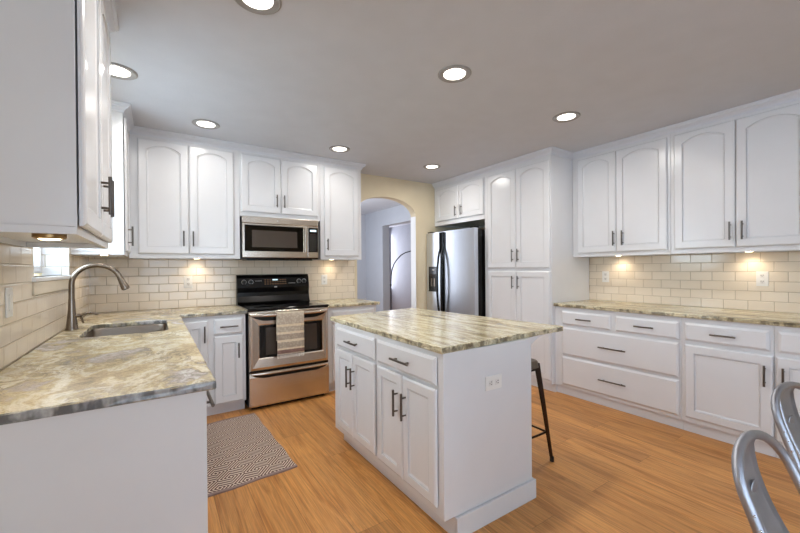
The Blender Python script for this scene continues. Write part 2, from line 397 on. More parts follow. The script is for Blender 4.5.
# hall and room beyond the arch
struct(MB().box(AX0-.9, AX0-.8, YB+TH, 7.4, 0, ZC).build('wall_hall_left', M['hall']))
struct(MB().box(AX0-.8, 3.88, 7.27, 7.39, 0, ZC).build('wall_hall_end', M['hall']))
hw = MB(); HX = 3.88
hw.box(HX, HX+.16, YB+TH, 5.30, 0, ZC); hw.box(HX, HX+.16, 6.54, 10.0, 0, ZC); hw.box(HX, HX+.16, 5.30, 6.54, 2.155, ZC)
struct(hw.build('wall_hall_right', M['hall']))
struct(MB().box(5.75, 5.85, YB+TH, 9.9, 0, ZC).build('wall_far_room', M['hall']))
struct(MB().box(HX+.16, 5.75, 9.8, 9.9, 0, ZC).build('wall_far_end', M['hall']))
struct(MB().box(HX+.16, 5.75, YB+TH, YB+TH+.1, 0, ZC).build('wall_far_near', M['hall']))

# tiled backsplashes (8 mm) ------------------------------------------------
b_ = MB()
b_.box(XL+.0005, XL+.008, .9, WY0-.002, .914, 1.41); b_.box(XL+.0005, XL+.008, WY1+.002, YB-.009, .914, 1.41)
b_.box(XL+.0005, XL+.008, WY0-.002, WY1+.002, .914, WZ0-.09)
b_.box(XL+.0005, XL+.008, 2.27, WY0-.002, 1.41, ZC-.002); b_.box(XL+.0005, XL+.008, WY1+.002, 3.34, 1.41, ZC-.002)
struct(b_.build('trim_2', M['tile_left']), 'glossy cream subway tile on the left wall')
struct(MB().box(XL+.001, AX0-.035, YB-.008, YB-.0005, .9145, 1.40).build('trim_3', M['tile_back']), 'glossy cream subway tile on the back wall')
struct(MB().box(XR-.008, XR-.0005, -1.2, 2.288, .9145, 1.40).build('trim_4', M['tile_right']), 'glossy cream subway tile on the right wall')
struct(MB().box(AX0-.035, AX0-.012, YB-.011, YB-.0005, 0, 1.40).build('trim_5', M['wall']), 'narrow cream edge strip beside the archway')

# sink window ---------------------------------------------------------------
rv = MB()
rv.box(XL-.125, XL+.0075, WY1-.008, WY1, WZ0+.001, WZ1); rv.box(XL-.125, XL+.0075, WY0, WY0+.008, WZ0+.001, WZ1)
struct(rv.build('trim_6', M['tile_reveal']), 'white tiled reveal of the sink window')
win = struct(MB().box(XL-.165, XL-.125, WY0, WY0+.045, WZ0+.02, WZ1).box(XL-.165, XL-.125, WY1-.045, WY1, WZ0+.02, WZ1)
             .box(XL-.165, XL-.125, WY0+.045, WY1-.045, WZ0+.02, WZ0+.062).box(XL-.165, XL-.125, WY0+.045, WY1-.045, WZ1-.045, WZ1)
             .box(XL-.158, XL-.132, (WY0+WY1)/2-.02, (WY0+WY1)/2+.02, WZ0+.062, WZ1-.045).build('window_1', M['white'], bevel=.003))
struct(MB().box(XL-.147, XL-.143, WY0+.045, (WY0+WY1)/2-.02, WZ0+.062, WZ1-.045).box(XL-.147, XL-.143, (WY0+WY1)/2+.02, WY1-.045, WZ0+.062, WZ1-.045).build('window_pane', M['glass'], win))
struct(MB().box(XL-.125, XL+.022, WY0-.03, WY1+.04, WZ0-.022, WZ0, .004).build('window_sill', M['white'], win), 'white window sill')
struct(MB().box(XL+.001, XL+.016, WY0-.03, WY1+.04, WZ0-.085, WZ0-.023, .003).build('window_apron', M['apron'], win))

# ------------------------------------------------------------------ crown mouldings (mitred runs)
def crown(name, path, side, z1=ZC-.0005, h=.060, pr=.048, label=None):
    # path: list of (x, y) along the cabinet faces; side: +1 projects to the left of travel
    prof = [(0, 0), (.008, 0), (.010, .012), (.020, .024), (.034, .034), (.036, .042), (pr-.004, .046), (pr, .052), (pr, h), (0, h)]
    prof = [(d, z1-h+zz) for d, zz in prof]
    P = [Vector((x, y)) for x, y in path]; nr = []
    for i in range(len(P)):
        ns = []
        if i > 0: d = (P[i]-P[i-1]).normalized(); ns.append(Vector((-d.y, d.x))*side)
        if i < len(P)-1: d = (P[i+1]-P[i]).normalized(); ns.append(Vector((-d.y, d.x))*side)
        if len(ns) == 2:
            a = (ns[0]+ns[1]); a = a/(a.dot(ns[0])); nr.append(a)
        else: nr.append(ns[0])
    mb = MB(); mb.rings([[(p.x+n.x*d, p.y+n.y*d, z) for d, z in prof] for p, n in zip(P, nr)])
    return struct(mb.build(name, M['crown']), label)

UB, UT = 1.384, 2.482      # upper cabinets: underside and top
FXL, FYB, FXR = -.19, 3.827, 3.72   # upper cabinet faces
crown('trim_7', [(XL+.0085, 2.265), (FXL, 2.265), (FXL, 1.42)], 1, label='crown over the near left wall cabinet')
crown('trim_8', [(XL+.01, 3.345), (FXL, 3.345), (FXL, FYB), (1.985, FYB), (1.985, YB-.001)], -1, label='crown over the back wall cabinets')
crown('trim_9', [(3.345, YB-.001), (3.345, 2.288), (FXR, 2.288), (FXR, -.9)], -1, label='crown over the right wall cabinets')

# ------------------------------------------------------------------ cabinets
def mp_back(yf): return lambda u, v, z: (u, yf-v, z)
def mp_right(xf): return lambda u, v, z: (xf-v, u, z)
def mp_left(xf): return lambda u, v, z: (xf+v, u, z)

def mbox(mb, F, u0, u1, v0, v1, z0, z1, bev=0):
    a, b_ = F(u0, v0, z0), F(u1, v1, z1); mb.box(a[0], b_[0], a[1], b_[1], a[2], b_[2], bev); return mb

def door_mesh(F, u0, u1, z0, z1, arch, margin=.060, t=.020):
    n = 16
    def rect(i, v):
        a, b_, c, d = u0+i, u1-i, z0+i, z1-i
        p = [(a, c), (b_, c)]+[(b_+(a-b_)*k/n, d) for k in range(n+1)]
        return [F(x, v, z) for x, z in p]
    def pan(i, v):
        a, b_, c = u0+margin+i, u1-margin-i, z0+margin+i
        if arch: sh, pk = z1-margin-.030-i, z1-.044-i
        else: sh = pk = z1-margin-i
        pts = [(a, c), (b_, c)]
        hw = (b_-a)/2; rise = pk-sh
        for k in range(n+1):
            x = b_+(a-b_)*k/n
            if rise > 1e-4:
                R = (hw*hw+rise*rise)/(2*rise); dz = math.sqrt(max(R*R-(x-(a+b_)/2)**2, 0))-(R-rise)
            else: dz = 0
            pts.append((x, sh+dz))
        return [F(x, v, z) for x, z in pts]
    mb = MB()
    mb.rings([rect(0, .0045), rect(0, t-.008), rect(.003, t-.004), rect(.010, t), pan(0, t), pan(.001, t-.010), pan(.0045, t-.010), pan(.0055, t-.005), pan(.014, t-.009)], cap=True)
    return mb
def drawer_mesh(F, u0, u1, z0, z1, t=.020):
    mb = MB()
    def rect(i, v): return [F(x, v, z) for x, z in ((u0+i, z0+i), (u1-i, z0+i), (u1-i, z1-i), (u0+i, z1-i))]
    mb.rings([rect(0, .0045), rect(0, t-.010), rect(.015, t)], cap=True); return mb

def pull(F, parent, u, z, horiz, L=.145, t=.020, m='nickel', proj=.034, name='handle'):
    mb = MB(); r = .0064; sp = L*.33
    v = t+proj-r
    if horiz:
        mb.tube([F(u-L/2, v, z), F(u+L/2, v, z)], r, 10)
        for s_ in (-sp, sp): mb.tube([F(u+s_, t-.004, z), F(u+s_, v, z)], r*.75, 8)
    else:
        mb.tube([F(u, v, z-L/2), F(u, v, z+L/2)], r, 10)
        for s_ in (-sp, sp): mb.tube([F(u, t-.004, z+s_), F(u, v, z+s_)], r*.75, 8)
    return mb.build(name, M[m], parent, smooth=True)

def cabinet(name, label, F, u0, u1, z0, z1, depth, items, kind='upper', group=None, toe=(.07, .1), cat='cabinet', side_toe=None):
    c = F((u0+u1)/2, -depth/2, z0 if kind == 'upper' else 0)
    root = thing(name, label, cat, c, group)
    b_ = MB()
    if kind == 'upper':
        mbox(b_, F, u0, u1, -depth, 0, z0+.022, z1)
        mbox(b_, F, u0, u1, -.020, 0, z0, z0+.022); mbox(b_, F, u0, u1, -depth, -depth+.012, z0, z0+.022)
        mbox(b_, F, u0, u0+.016, -depth+.012, -.020, z0, z0+.022); mbox(b_, F, u1-.016, u1, -depth+.012, -.020, z0, z0+.022)
    else:
        mbox(b_, F, u0, u1, -depth, 0, toe[1], z1)
    b_.build('cabinet_body', M['cabinet'], root, bevel=.0015)
    if kind != 'upper':
        mbox(MB(), F, u0 if not side_toe else side_toe[0], u1 if not side_toe else side_toe[1], -depth, -toe[0], 0, toe[1]).build('toe_kick', M['cabinet'], root)
    for it in items:
        a, b2, c2, d = it[1:5]
        if it[0] == 'door':
            o = door_mesh(F, a, b2, c2, d, it[5] == 'arch').build('door', M['cabinet'], root)
            if it[6]: pull(F, o, it[6][0], it[6][1], False, *(it[7:] or ()))
        else:
            o = drawer_mesh(F, a, b2, c2, d).build('drawer', M['cabinet'], root)
            pull(F, o, (a+b2)/2, (c2+d)/2, True, *(it[5:] or ()))
    return root

G_UP = 'arched wall cabinets'
DT, DB = 2.397, 1.422
# --- back wall uppers
FB = mp_back(FYB); dU = YB-.009-FYB
cabinet('wall_cabinet', 'tall white double-door wall cabinet in the corner left of the microwave', FB, -.185, .676, UB, UT-.0, dU,
        [('door', -.122, .2505, DB, DT, 'arch', (.208, 1.558), .135), ('door', .2555, .624, DB, DT, 'arch', (.282, 1.558), .135)])
cabinet('wall_cabinet', 'short white double-door cabinet directly above the microwave', FB, .6775, 1.488, 1.800, UT, dU,
        [('door', .690, 1.0655, 1.842, DT, 'arch', (1.022, 1.965), .125), ('door', 1.0705, 1.460, 1.842, DT, 'arch', (1.096, 1.965), .125)])
cabinet('wall_cabinet', 'narrow single-door white wall cabinet between microwave and archway', FB, 1.4895, 1.985, UB, UT, dU,
        [('door', 1.532, 1.945, DB, DT, 'arch', (1.537+.022, 1.545), .125)])
# --- left wall uppers
FL = mp_left(FXL); dL = FXL-XL-.009
cabinet('wall_cabinet', 'glossy white wall cabinet nearest the camera, hung above the left counter', FL, 1.412, 2.262, UB, UT, dL,
        [('door', 1.424, 1.832, DB-.012, DT, 'arch', (1.797, 1.565)), ('door', 1.837, 2.242, DB-.012, DT, 'arch', (1.872, 1.565))])
cabinet('wall_cabinet', 'white wall cabinet in the left corner beyond the sink window', FL, 3.348, 3.8265, UB+.01, UT, dL,
        [('door', 3.372, 3.775, DB, DT, 'arch', (3.405, 1.535))])
# --- right wall uppers
FR = mp_right(FXR); dR = XR-.009-FXR
cabinet('wall_cabinet', 'white double-door wall cabinet on the right wall, beside the tall pantry', FR, 1.385, 2.286, UB, UT, dR,
        [('door', 1.8375, 2.226, DB, DT, 'arch', (1.850, 1.552), .14), ('door', 1.406, 1.8325, DB, DT, 'arch', (1.769, 1.552), .14)])
cabinet('wall_cabinet', 'white double-door wall cabinet at the right edge of the photo', FR, .52, 1.3835, UB, UT, dR,
        [('door', .9525, 1.354, DB, DT, 'arch', (.979, 1.547), .14), ('door', .548, .9475, DB, DT, 'arch', (.907, 1.547), .14)])

# --- pantry and over-fridge cabinet
FP = mp_right(3.345); dP = XR-.002-3.345
cabinet('pantry_cabinet', 'tall white four-door pantry beside the refrigerator', FP, 2.290, 3.196, 0, UT, dP,
        [('door', 2.7235, 3.140, 1.272, 2.372, 'arch', (2.757, 1.413), .14), ('door', 2.300, 2.7185, 1.272, 2.372, 'arch', (2.682, 1.413), .14),
         ('door', 2.7235, 3.140, .125, 1.240, 'flat', (2.757, 1.115), .14), ('door', 2.300, 2.7185, .125, 1.240, 'flat', (2.682, 1.115), .14)], kind='base', toe=(.05, .09))
cabinet('wall_cabinet', 'short white double-door cabinet above the refrigerator', FP, 3.1975, YB-.002, 1.876, UT, dP,
        [('door', 3.652, 4.105, 1.935, 2.378, 'arch', (3.694, 2.035), .135), ('door', 3.205, 3.647, 1.935, 2.378, 'arch', (3.585, 2.035), .135)])
# --- right wall base cabinets
FD = mp_right(3.395); dD = XR-.009-3.395
CT = .883
cabinet('base_cabinet', 'wide white drawer base with four drawers beside the tall pantry', FD, 1.199, 2.288, 0, CT, dD,
        [('drawer', 1.727, 2.202, .710, .843), ('drawer', 1.211, 1.684, .710, .843),
         ('drawer', 1.211, 2.202, .412, .682, .235), ('drawer', 1.211, 2.202, .114, .390, .235)], kind='base', toe=(.032, .085))
cabinet('base_cabinet', 'white base cabinet behind the nearest metal chair, drawer over door', FD, .680, 1.197, 0, CT, dD,
        [('drawer', .699, 1.171, .710, .845), ('door', .682, 1.171, .124, .680, 'flat', (.719, .545), .14)], kind='base', toe=(.032, .085))
cabinet('base_cabinet', 'white base cabinet at the right edge, hidden by a metal chair', FD, .10, .678, 0, CT, dD,
        [('drawer', .130, .657, .710, .845), ('door', .130, .667, .124, .680, 'flat', (.630, .545), .14)], kind='base', toe=(.032, .085))
# --- back wall base cabinets
FK = mp_back(3.575); dK = YB-.009-3.575
cabinet('base_cabinet', 'white base cabinet immediately left of the range, drawer over door', FK, .130, .672, 0, CT, dK,
        [('drawer', .414, .648, .712, .852), ('door', .414, .648, .112, .700, 'flat', (.608, .565), .13), ('door', .175, .368, .112, .845, 'flat', (.340, .730), .14)], kind='base')
cabinet('base_cabinet', 'white base cabinet between the range and the archway', FK, 1.458, 2.030, 0, CT, dK,
        [('drawer', 1.505, 2.000, .712, .845), ('door', 1.505, 1.750, .120, .695, 'flat', (1.720, .545)), ('door', 1.755, 2.000, .120, .695, 'flat', (1.785, .545))], kind='base')
# --- left wall base cabinets
FLB = mp_left(.118); dLB = .118-XL-.009
root = cabinet('base_cabinet', 'white base cabinet nearest the camera, its blank end panel below the left counter', FLB, 1.405, 2.15, 0, CT, dLB,
        [('drawer', 1.425, 1.776, .735, .857, .26), ('drawer', 1.781, 2.13, .735, .857, .20), ('door', 1.425, 1.776, .120, .700, 'flat', (1.74, .56)), ('door', 1.781, 2.13, .120, .700, 'flat', (1.815, .56))], kind='base')
MB().box(XL+.009, .136, 1.375, 1.4045, 0, CT, .0015).build('end_panel', M['cabinet'], root)
# sink base: open box so that the basin hangs inside
root = thing('sink_base_cabinet', 'white double-door cabinet under the kitchen sink', 'cabinet', (-.18, 2.8, 0))
sb = MB(); Y0, Y1 = 2.152, 3.50
sb.box(XL+.009, .118, Y0, Y0+.018, .1, CT); sb.box(XL+.009, .118, Y1-.018, Y1, .1, CT); sb.box(XL+.009, .118, Y0+.018, Y1-.018, .1, .118)
sb.box(.100, .118, Y0+.018, Y1-.018, .118, CT); sb.build('cabinet_body', M['cabinet'], root)
MB().box(XL+.009, .048, Y0, Y1, 0, .1).build('toe_kick', M['cabinet'], root)
for a, b2, hu in ((2.19, 2.80, 2.765), (2.805, 3.42, 2.84)):
    d = door_mesh(FLB, a, b2, .12, .700, False).build('door', M['cabinet'], root); pull(FLB, d, hu, .56, False)
drawer_mesh(FLB, 2.19, 3.42, .72, .852).build('drawer', M['cabinet'], root)
# blind corner block behind
root = thing('corner_cabinet', 'white blind corner cabinet where the sink run meets the back wall', 'cabinet', (-.18, 3.85, 0))
MB().box(XL+.009, .128, 3.502, YB-.009, 0, CT).build('cabinet_body', M['cabinet'], root)

# --- island
IX0, IX1, IY0, IY1 = 1.100, 1.733, 1.316, 2.560
root = thing('kitchen_island', 'white kitchen island with paired doors and drawers, granite slab on top', 'kitchen island', ((IX0+IX1)/2, (IY0+IY1)/2, 0))
FI = lambda u, v, z: (IX0-v, u, z)
MB().box(IX0, IX1, IY0, IY1, .106, .883).build('island_body', M['cabinet'], root, bevel=.002)
MB().box(IX0+.065, IX1, IY0+.002, IY1-.004, 0, .106).build('toe_kick', M['cabinet'], root)
bb = MB(); bb.box(IX0+.065, IX1+.016, IY0-.016, IY0+.001, 0, .104, .003); bb.box(IX1+.0, IX1+.016, IY0+.001, IY1+.0, 0, .104, .003)
bb.build('base_board', M['cabinet'], root)
for a, b2 in ((1.939, 2.488), (1.357, 1.902)):
    d = drawer_mesh(FI, a, b2, .727, .860).build('drawer', M['cabinet'], root); pull(FI, d, (a+b2)/2-.002, .790, True, .165)
for a, b2, hu in ((2.2305, 2.488, 2.266), (1.939, 2.226, 2.200), (1.638, 1.902, 1.678), (1.357, 1.633, 1.600)):
    d = door_mesh(FI, a, b2, .155, .708, False, .050).build('door', M['cabinet'], root); pull(FI, d, hu, .558, False, .140)
for y in (1.42, 2.45):
    cb = MB(); t = bmesh.new()
    prf = [(IX1+.0, .883), (IX1+.26, .883), (IX1+.26, .865), (IX1+.19, .845), (IX1+.10, .800), (IX1+.03, .735), (IX1+.0, .725)]
    cb.rings([[(x, y, z) for x, z in prf], [(x, y+.04, z) for x, z in prf]]); cb.build('corbel', M['cabinet'], root)

# ------------------------------------------------------------------ granite worktops
def slab(name, poly, z0, z1, m, holes=(), jag=.0015, label=None, cat='countertop'):
    bm = bmesh.new()
    def loop(P):
        out = []
        for i in range(len(P)):
            a, b_ = Vector(P[i]), Vector(P[(i+1) % len(P)]); L = (b_-a).length; n = max(1, int(L/.035)) if L > .1 else 1
            for k in range(n): out.append(a+(b_-a)*k/n)
        return out
    loops = [loop(poly)]+[list(map(Vector, h)) for h in holes]
    def edge(prof_z, inset):
        res = []
        for li, P in enumerate(loops):
            n = len(P); vs = []
            for i, p in enumerate(P):
                d = (P[(i+1) % n]-P[i-1]).normalized(); nr = Vector((d.y, -d.x))
                e = inset+(random.uniform(-jag, jag) if li == 0 else 0)
                q = p-nr*e; vs.append(bm.verts.new((q.x, q.y, prof_z)))
            res.append(vs)
        return res
    H = z1-z0
    lv = [edge(z0, .003), edge(z0+.005, 0), edge(z0+H*.5, 0), edge(z1-.005, 0), edge(z1-.0015, .0018), edge(z1, .005)]
    for A, B in zip(lv, lv[1:]):
        for la, lb in zip(A, B):
            n = len(la)
            for i in range(n): bm.faces.new((la[i], la[(i+1) % n], lb[(i+1) % n], lb[i]))
    for L_ in (lv[0], lv[-1]):
        es = []
        for vs in L_:
            for i in range(len(vs)): es.append(bm.edges.get((vs[i], vs[(i+1) % len(vs)])))
        bmesh.ops.triangle_fill(bm, use_beauty=True, edges=es)
    mb = MB(); mb.bm.free(); mb.bm = bm
    o = mb.build(name, m); tag(o, label, cat); return o

def rrect(x0, x1, y0, y1, r, n=6):
    P = []
    for cx_, cy_, a0 in ((x1-r, y1-r, 0), (x0+r, y1-r, 90), (x0+r, y0+r, 180), (x1-r, y0+r, 270)):
        for k in range(n+1):
            a = math.radians(a0+90*k/n); P.append((cx_+r*math.cos(a), cy_+r*math.sin(a)))
    return P
CZ0, CZ1 = .884, .914
SX0, SX1, SY0, SY1 = -.362, .060, 2.648, 3.262
# outline counter-clockwise; hole clockwise
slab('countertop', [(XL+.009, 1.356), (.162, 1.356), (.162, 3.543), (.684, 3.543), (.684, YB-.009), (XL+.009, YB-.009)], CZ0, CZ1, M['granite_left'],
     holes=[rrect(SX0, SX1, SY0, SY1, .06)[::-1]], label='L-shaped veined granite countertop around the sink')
slab('countertop', [(1.452, 3.543), (2.062, 3.543), (2.062, YB-.012), (1.452, YB-.012)], CZ0, CZ1, M['granite'], label='short granite countertop between the range and the archway')
slab('countertop', [(3.369, -.2), (XR-.009, -.2), (XR-.009, 2.287), (3.369, 2.287)], CZ0, CZ1, M['granite'], label='long granite countertop along the right wall')
slab('countertop', [(1.085, 1.306), (2.100, 1.358), (1.978, 2.810), (1.108, 2.665)], CZ0, CZ1, M['granite'], jag=.003, label='thick granite slab on top of the kitchen island')

# ------------------------------------------------------------------ sink and faucet
root = thing('sink', 'undermount stainless steel sink set in the left counter', 'sink', ((SX0+SX1)/2, (SY0+SY1)/2, .70))
mb = MB(); R_ = []
for x_, z_ in ((-.012, .883), (.0, .8835), (.006, .87), (.012, .72), (.03, .705), (.10, .700)):
    R_.append([(x, y, z_) for x, y in rrect(SX0+x_-.003, SX1-x_+.003, SY0+x_-.003, SY1-x_+.003, max(.06-x_*.3, .03))])
mb.rings(R_, cap=False); mb.bm.faces.new([mb.bm.verts.new(p) for p in R_[-1]])
o = mb.build('basin', M['sink'], root, smooth=True); sl = o.modifiers.new('solid', 'SOLIDIFY'); sl.thickness = .0015
MB().lathe([(.001, .0005), (.035, .0005), (.042, .003), (.045, .0008)], -.15, 2.97, .7015).build('drain', M['faucet'], root, smooth=True)

FX, FY = -.438, 3.05
root = thing('faucet', 'tall brushed-nickel gooseneck faucet behind the sink', 'faucet', (FX, FY, .914))
MB().lathe([(.033, 0), (.033, .005), (.031, .012), (.025, .06), (.0195, .115), (.018, .16), (.0165, .19)], FX, FY, .9145).build('base', M['faucet'], root, smooth=True)
neck = [(FX, FY, z) for z in (1.10, 1.15, 1.19)]
ccx, ccz, rad = FX+.124, 1.192, .124
for k in range(1, 17):
    a = PI-math.radians(163)*k/16; neck.append((ccx+rad*math.cos(a), FY, ccz+rad*math.sin(a)))
MB().tube(neck, .0150, 14).build('spout', M['faucet'], root, smooth=True)
e_ = Vector(neck[-1]); d_ = (Vector(neck[-1])-Vector(neck[-2])).normalized()
MB().tube([e_-d_*.006, e_+d_*.008, e_+d_*.034, e_+d_*.064, e_+d_*.076], [.0165, .0175, .0200, .0240, .0230], 16).build('spray_head', M['faucet'], root, smooth=True)
MB().tube([e_+d_*.0755, e_+d_*.080], [.018, .017], 14).build('nozzle', M['blackmatte'], root)
lv = MB(); lv.tube([(FX+.014, FY, 1.0), (FX+.040, FY, 1.0)], .012, 12)
lv.tube([(FX+.040, FY, .998), (FX+.055, FY+.0, 1.008), (FX+.080, FY+.0, 1.014), (FX+.105, FY, 1.010), (FX+.128, FY, .999)], [.009, .008, .007, .006, .005], 8)
lv.tube([(FX+.040, FY, 1.0), (FX+.050, FY, .965), (FX+.056, FY, .95)], [.008, .006, .005], 8)
lv.build('lever', M['faucet'], root, smooth=True)

# ------------------------------------------------------------------ range
RX0, RX1, RY = .688, 1.447, 3.517
root = thing('range', 'freestanding stainless range with black cooktop, striped towel on its door', 'stove', ((RX0+RX1)/2, 3.84, 0))
MB().box(RX0, RX1, RY+.035, YB-.03, .03, .895, .003).box(RX0+.03, RX1-.03, RY+.06, YB-.05, 0, .03).build('range_body', M['black'], root)
MB().box(RX0-.004, RX1+.008, RY+.006, YB-.10, .8975, .922, .007, 3).build('cooktop', M['blackglass'], root)
for x, y, r in ((.87, 3.70, .105), (1.26, 3.70, .085), (.87, 3.96, .075), (1.26, 3.96, .10)):
    MB().lathe([(r-.003, 0), (r-.003, .0006), (r, .0006), (r, 0)], x, y, .9222, 40).build('burner_ring', M['ring'], root)
MB().box(RX0, RX1, RY+.003, RY+.034, .868, .897, .008, 3).build('front_trim', M['steel'], root)
# backguard
gb = MB(); prf = [(YB-.03, .90), (YB-.03, 1.218), (YB-.045, 1.226), (YB-.062, 1.220), (YB-.078, 1.19), (YB-.095, 1.09), (YB-.088, 1.04), (YB-.088, 1.00), (YB-.105, .94), (YB-.13, .918), (YB-.13, .90)]
gb.rings([[(RX0+.001, y, z) for y, z in prf], [(RX1-.001, y, z) for y, z in prf]]); gb.build('backguard', M['black'], root, bevel=.003)
def gy(z): return YB-.078-.017*(1.19-z)/.10
for x in (.757, .825, 1.332, 1.389):
    kb = MB(); kb.lathe([(.021, 0), (.021, .006), (.017, .012), (.015, .026), (.010, .028)], x, gy(1.15), 1.15, 20, 'y'); k_ = kb.build('knob', M['blackmatte'], root, smooth=True)
    MB().lathe([(.0245, .0), (.0245, .003), (.0205, .003), (.0205, 0)], x, gy(1.15)-.0005, 1.15, 24, 'y').build('knob_mark', M['mark'], k_)
pn = MB()
z_a, z_b = 1.112, 1.182
pn.rings([[(.950, gy(z_a)-.0012, z_a), (1.195, gy(z_a)-.0012, z_a), (1.195, gy(z_b)-.0012, z_b), (.950, gy(z_b)-.0012, z_b)],
          [(.950, gy(z_a)+.002, z_a), (1.195, gy(z_a)+.002, z_a), (1.195, gy(z_b)+.002, z_b), (.950, gy(z_b)+.002, z_b)]])
pn = pn.build('control_panel', M['blackglass'], root)
kk = MB()
for r_ in range(3):
    for c_ in range(9):
        z = 1.122+r_*.022; x = .962+c_*.0265
        if c_ in (3, 4, 5) and r_ == 2: continue
        kk.box(x, x+.015, gy(z)-.0026, gy(z)-.0010, z, z+.006)
kk.build('key_print', M['amber'], pn)
MB().box(1.045, 1.10, gy(1.17)-.0028, gy(1.17)-.001, 1.162, 1.176).build('readout', M['readout'], pn)
for q in ((.865, .935, 1.158, 1.161), (1.215, 1.29, 1.128, 1.131), (1.06, 1.09, 1.088, 1.098)):
    MB().box(q[0], q[1], gy(q[2])-.0018, gy(q[2])+.001, q[2], q[3]).build('panel_print', M['mark'], root)
# oven door: convex stainless frame around a black window
def frame_panel(x0, x1, z0, z1, wx0, wx1, wz0, wz1, y_out, y_in):
    mb = MB()
    def rc(a, b_, c, d, y): return [(a, y, c), (b_, y, c), (b_, y, d), (a, y, d)]
    mb.rings([rc(x0, x1, z0, z1, y_in+.045), rc(x0, x1, z0, z1, y_in+.008), rc(x0+.012, x1-.012, z0+.010, z1-.010, y_out+.004),
              rc(x0+.028, x1-.028, z0+.03, z1-.02, y_out), rc(wx0-.012, wx1+.012, wz0-.012, wz1+.012, y_out+.006), rc(wx0, wx1, wz0, wz1, y_out+.012)], cap=True)
    return mb
od = frame_panel(RX0+.002, RX1-.002, .356, .866, .782, 1.381, .472, .768, RY-.004, RY+.004).build('oven_door', M['steel'], root)
MB().box(.783, 1.380, RY+.0035, RY+.0075, .473, .767).build('oven_window', M['blackglass'], od)
MB().box(.835, 1.325, RY+.0020, RY+.0034, .495, .745).build('inner_glass', plain('tinted_oven_glass', (54, 46, 40), .04, spec=.8), od)
def bow(x0, x1, z, sag, y_in, y_out, n=15):
    return [(x0+(x1-x0)*k/n, y_in+(y_out-y_in)*min(1, math.sin(PI*k/n)*2.2), z-sag*math.sin(PI*k/n)) for k in range(n+1)]
MB().tube(bow(RX0+.018, RX1-.018, .866, .004, RY+.004, RY-.045), .0085, 10, 1.6).build('handle', M['steel'], od, smooth=True)
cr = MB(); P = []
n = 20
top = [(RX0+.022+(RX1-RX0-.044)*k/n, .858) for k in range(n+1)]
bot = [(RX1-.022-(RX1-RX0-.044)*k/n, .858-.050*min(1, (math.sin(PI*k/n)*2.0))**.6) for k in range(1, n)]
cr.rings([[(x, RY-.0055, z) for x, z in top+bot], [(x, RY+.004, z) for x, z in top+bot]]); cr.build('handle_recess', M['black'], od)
MB().box(RX0+.002, RX1-.002, RY+.012, RY+.036, .342, .355).build('door_gap', M['black'], root)
dr = MB(); prf = [(RY+.04, .034), (RY+.002, .034), (RY-.002, .05), (RY-.004, .18), (RY-.004, .300), (RY+.0, .334), (RY+.008, .340), (RY+.04, .340)]
dr.rings([[(RX0+.002, y, z) for y, z in prf], [(RX1-.002, y, z) for y, z in prf]]); dr = dr.build('storage_drawer', M['steel'], root, bevel=.002)
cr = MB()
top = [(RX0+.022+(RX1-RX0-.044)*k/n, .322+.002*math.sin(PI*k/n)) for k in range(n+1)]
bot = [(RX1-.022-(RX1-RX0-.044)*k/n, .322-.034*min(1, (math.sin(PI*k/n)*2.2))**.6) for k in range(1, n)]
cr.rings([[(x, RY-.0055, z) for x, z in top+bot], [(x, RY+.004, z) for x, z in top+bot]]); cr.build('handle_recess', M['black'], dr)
MB().tube(bow(RX0+.020, RX1-.020, .330, .002, RY-.002, RY-.022), .007, 8, 1.4).build('handle', M['steel'], dr, smooth=True)

# towel over the oven handle
root = thing('dish_towel', 'beige striped dish towel with fringe hanging over the oven door handle', 'towel', (1.052, RY-.055, .47))
tw = MB(); path = []
for z in [.62+.02*k for k in range(12)]: path.append((RY-.0285, z))
for k in range(7):
    a = PI*k/6; path.append((RY-.0445+.016*math.cos(a), .866+.0165*math.sin(a)))
for k in range(19): path.append((RY-.0605-.002*math.sin(k*.6), .866-.0208*k))
rg = []
for side in (0, 1):
    pass
nx = 14; rows = []
for (y, z) in path:
    rows.append([(.922+(1.174-.922)*i/nx, y+.0018*math.sin(i*1.1+z*7), z) for i in range(nx+1)])
vs = [[tw.bm.verts.new(p) for p in r] for r in rows]
for a, b_ in zip(vs, vs[1:]):
    for i in range(nx): tw.bm.faces.new((a[i], a[i+1], b_[i+1], b_[i]))
o = tw.build('cloth', M['towel'], root, smooth=True); sl = o.modifiers.new('solid', 'SOLIDIFY'); sl.thickness = .003; sl.offset = 0
fg = MB()
for i in range(26):
    x = .925+i*.0098
    fg.tube([(x, RY-.061, .489), (x+random.uniform(-.003, .003), RY-.062, .472), (x+random.uniform(-.004, .004), RY-.061, random.uniform(.455, .462))], .0028, 5)
fg.build('fringe', M['fringe'], root)

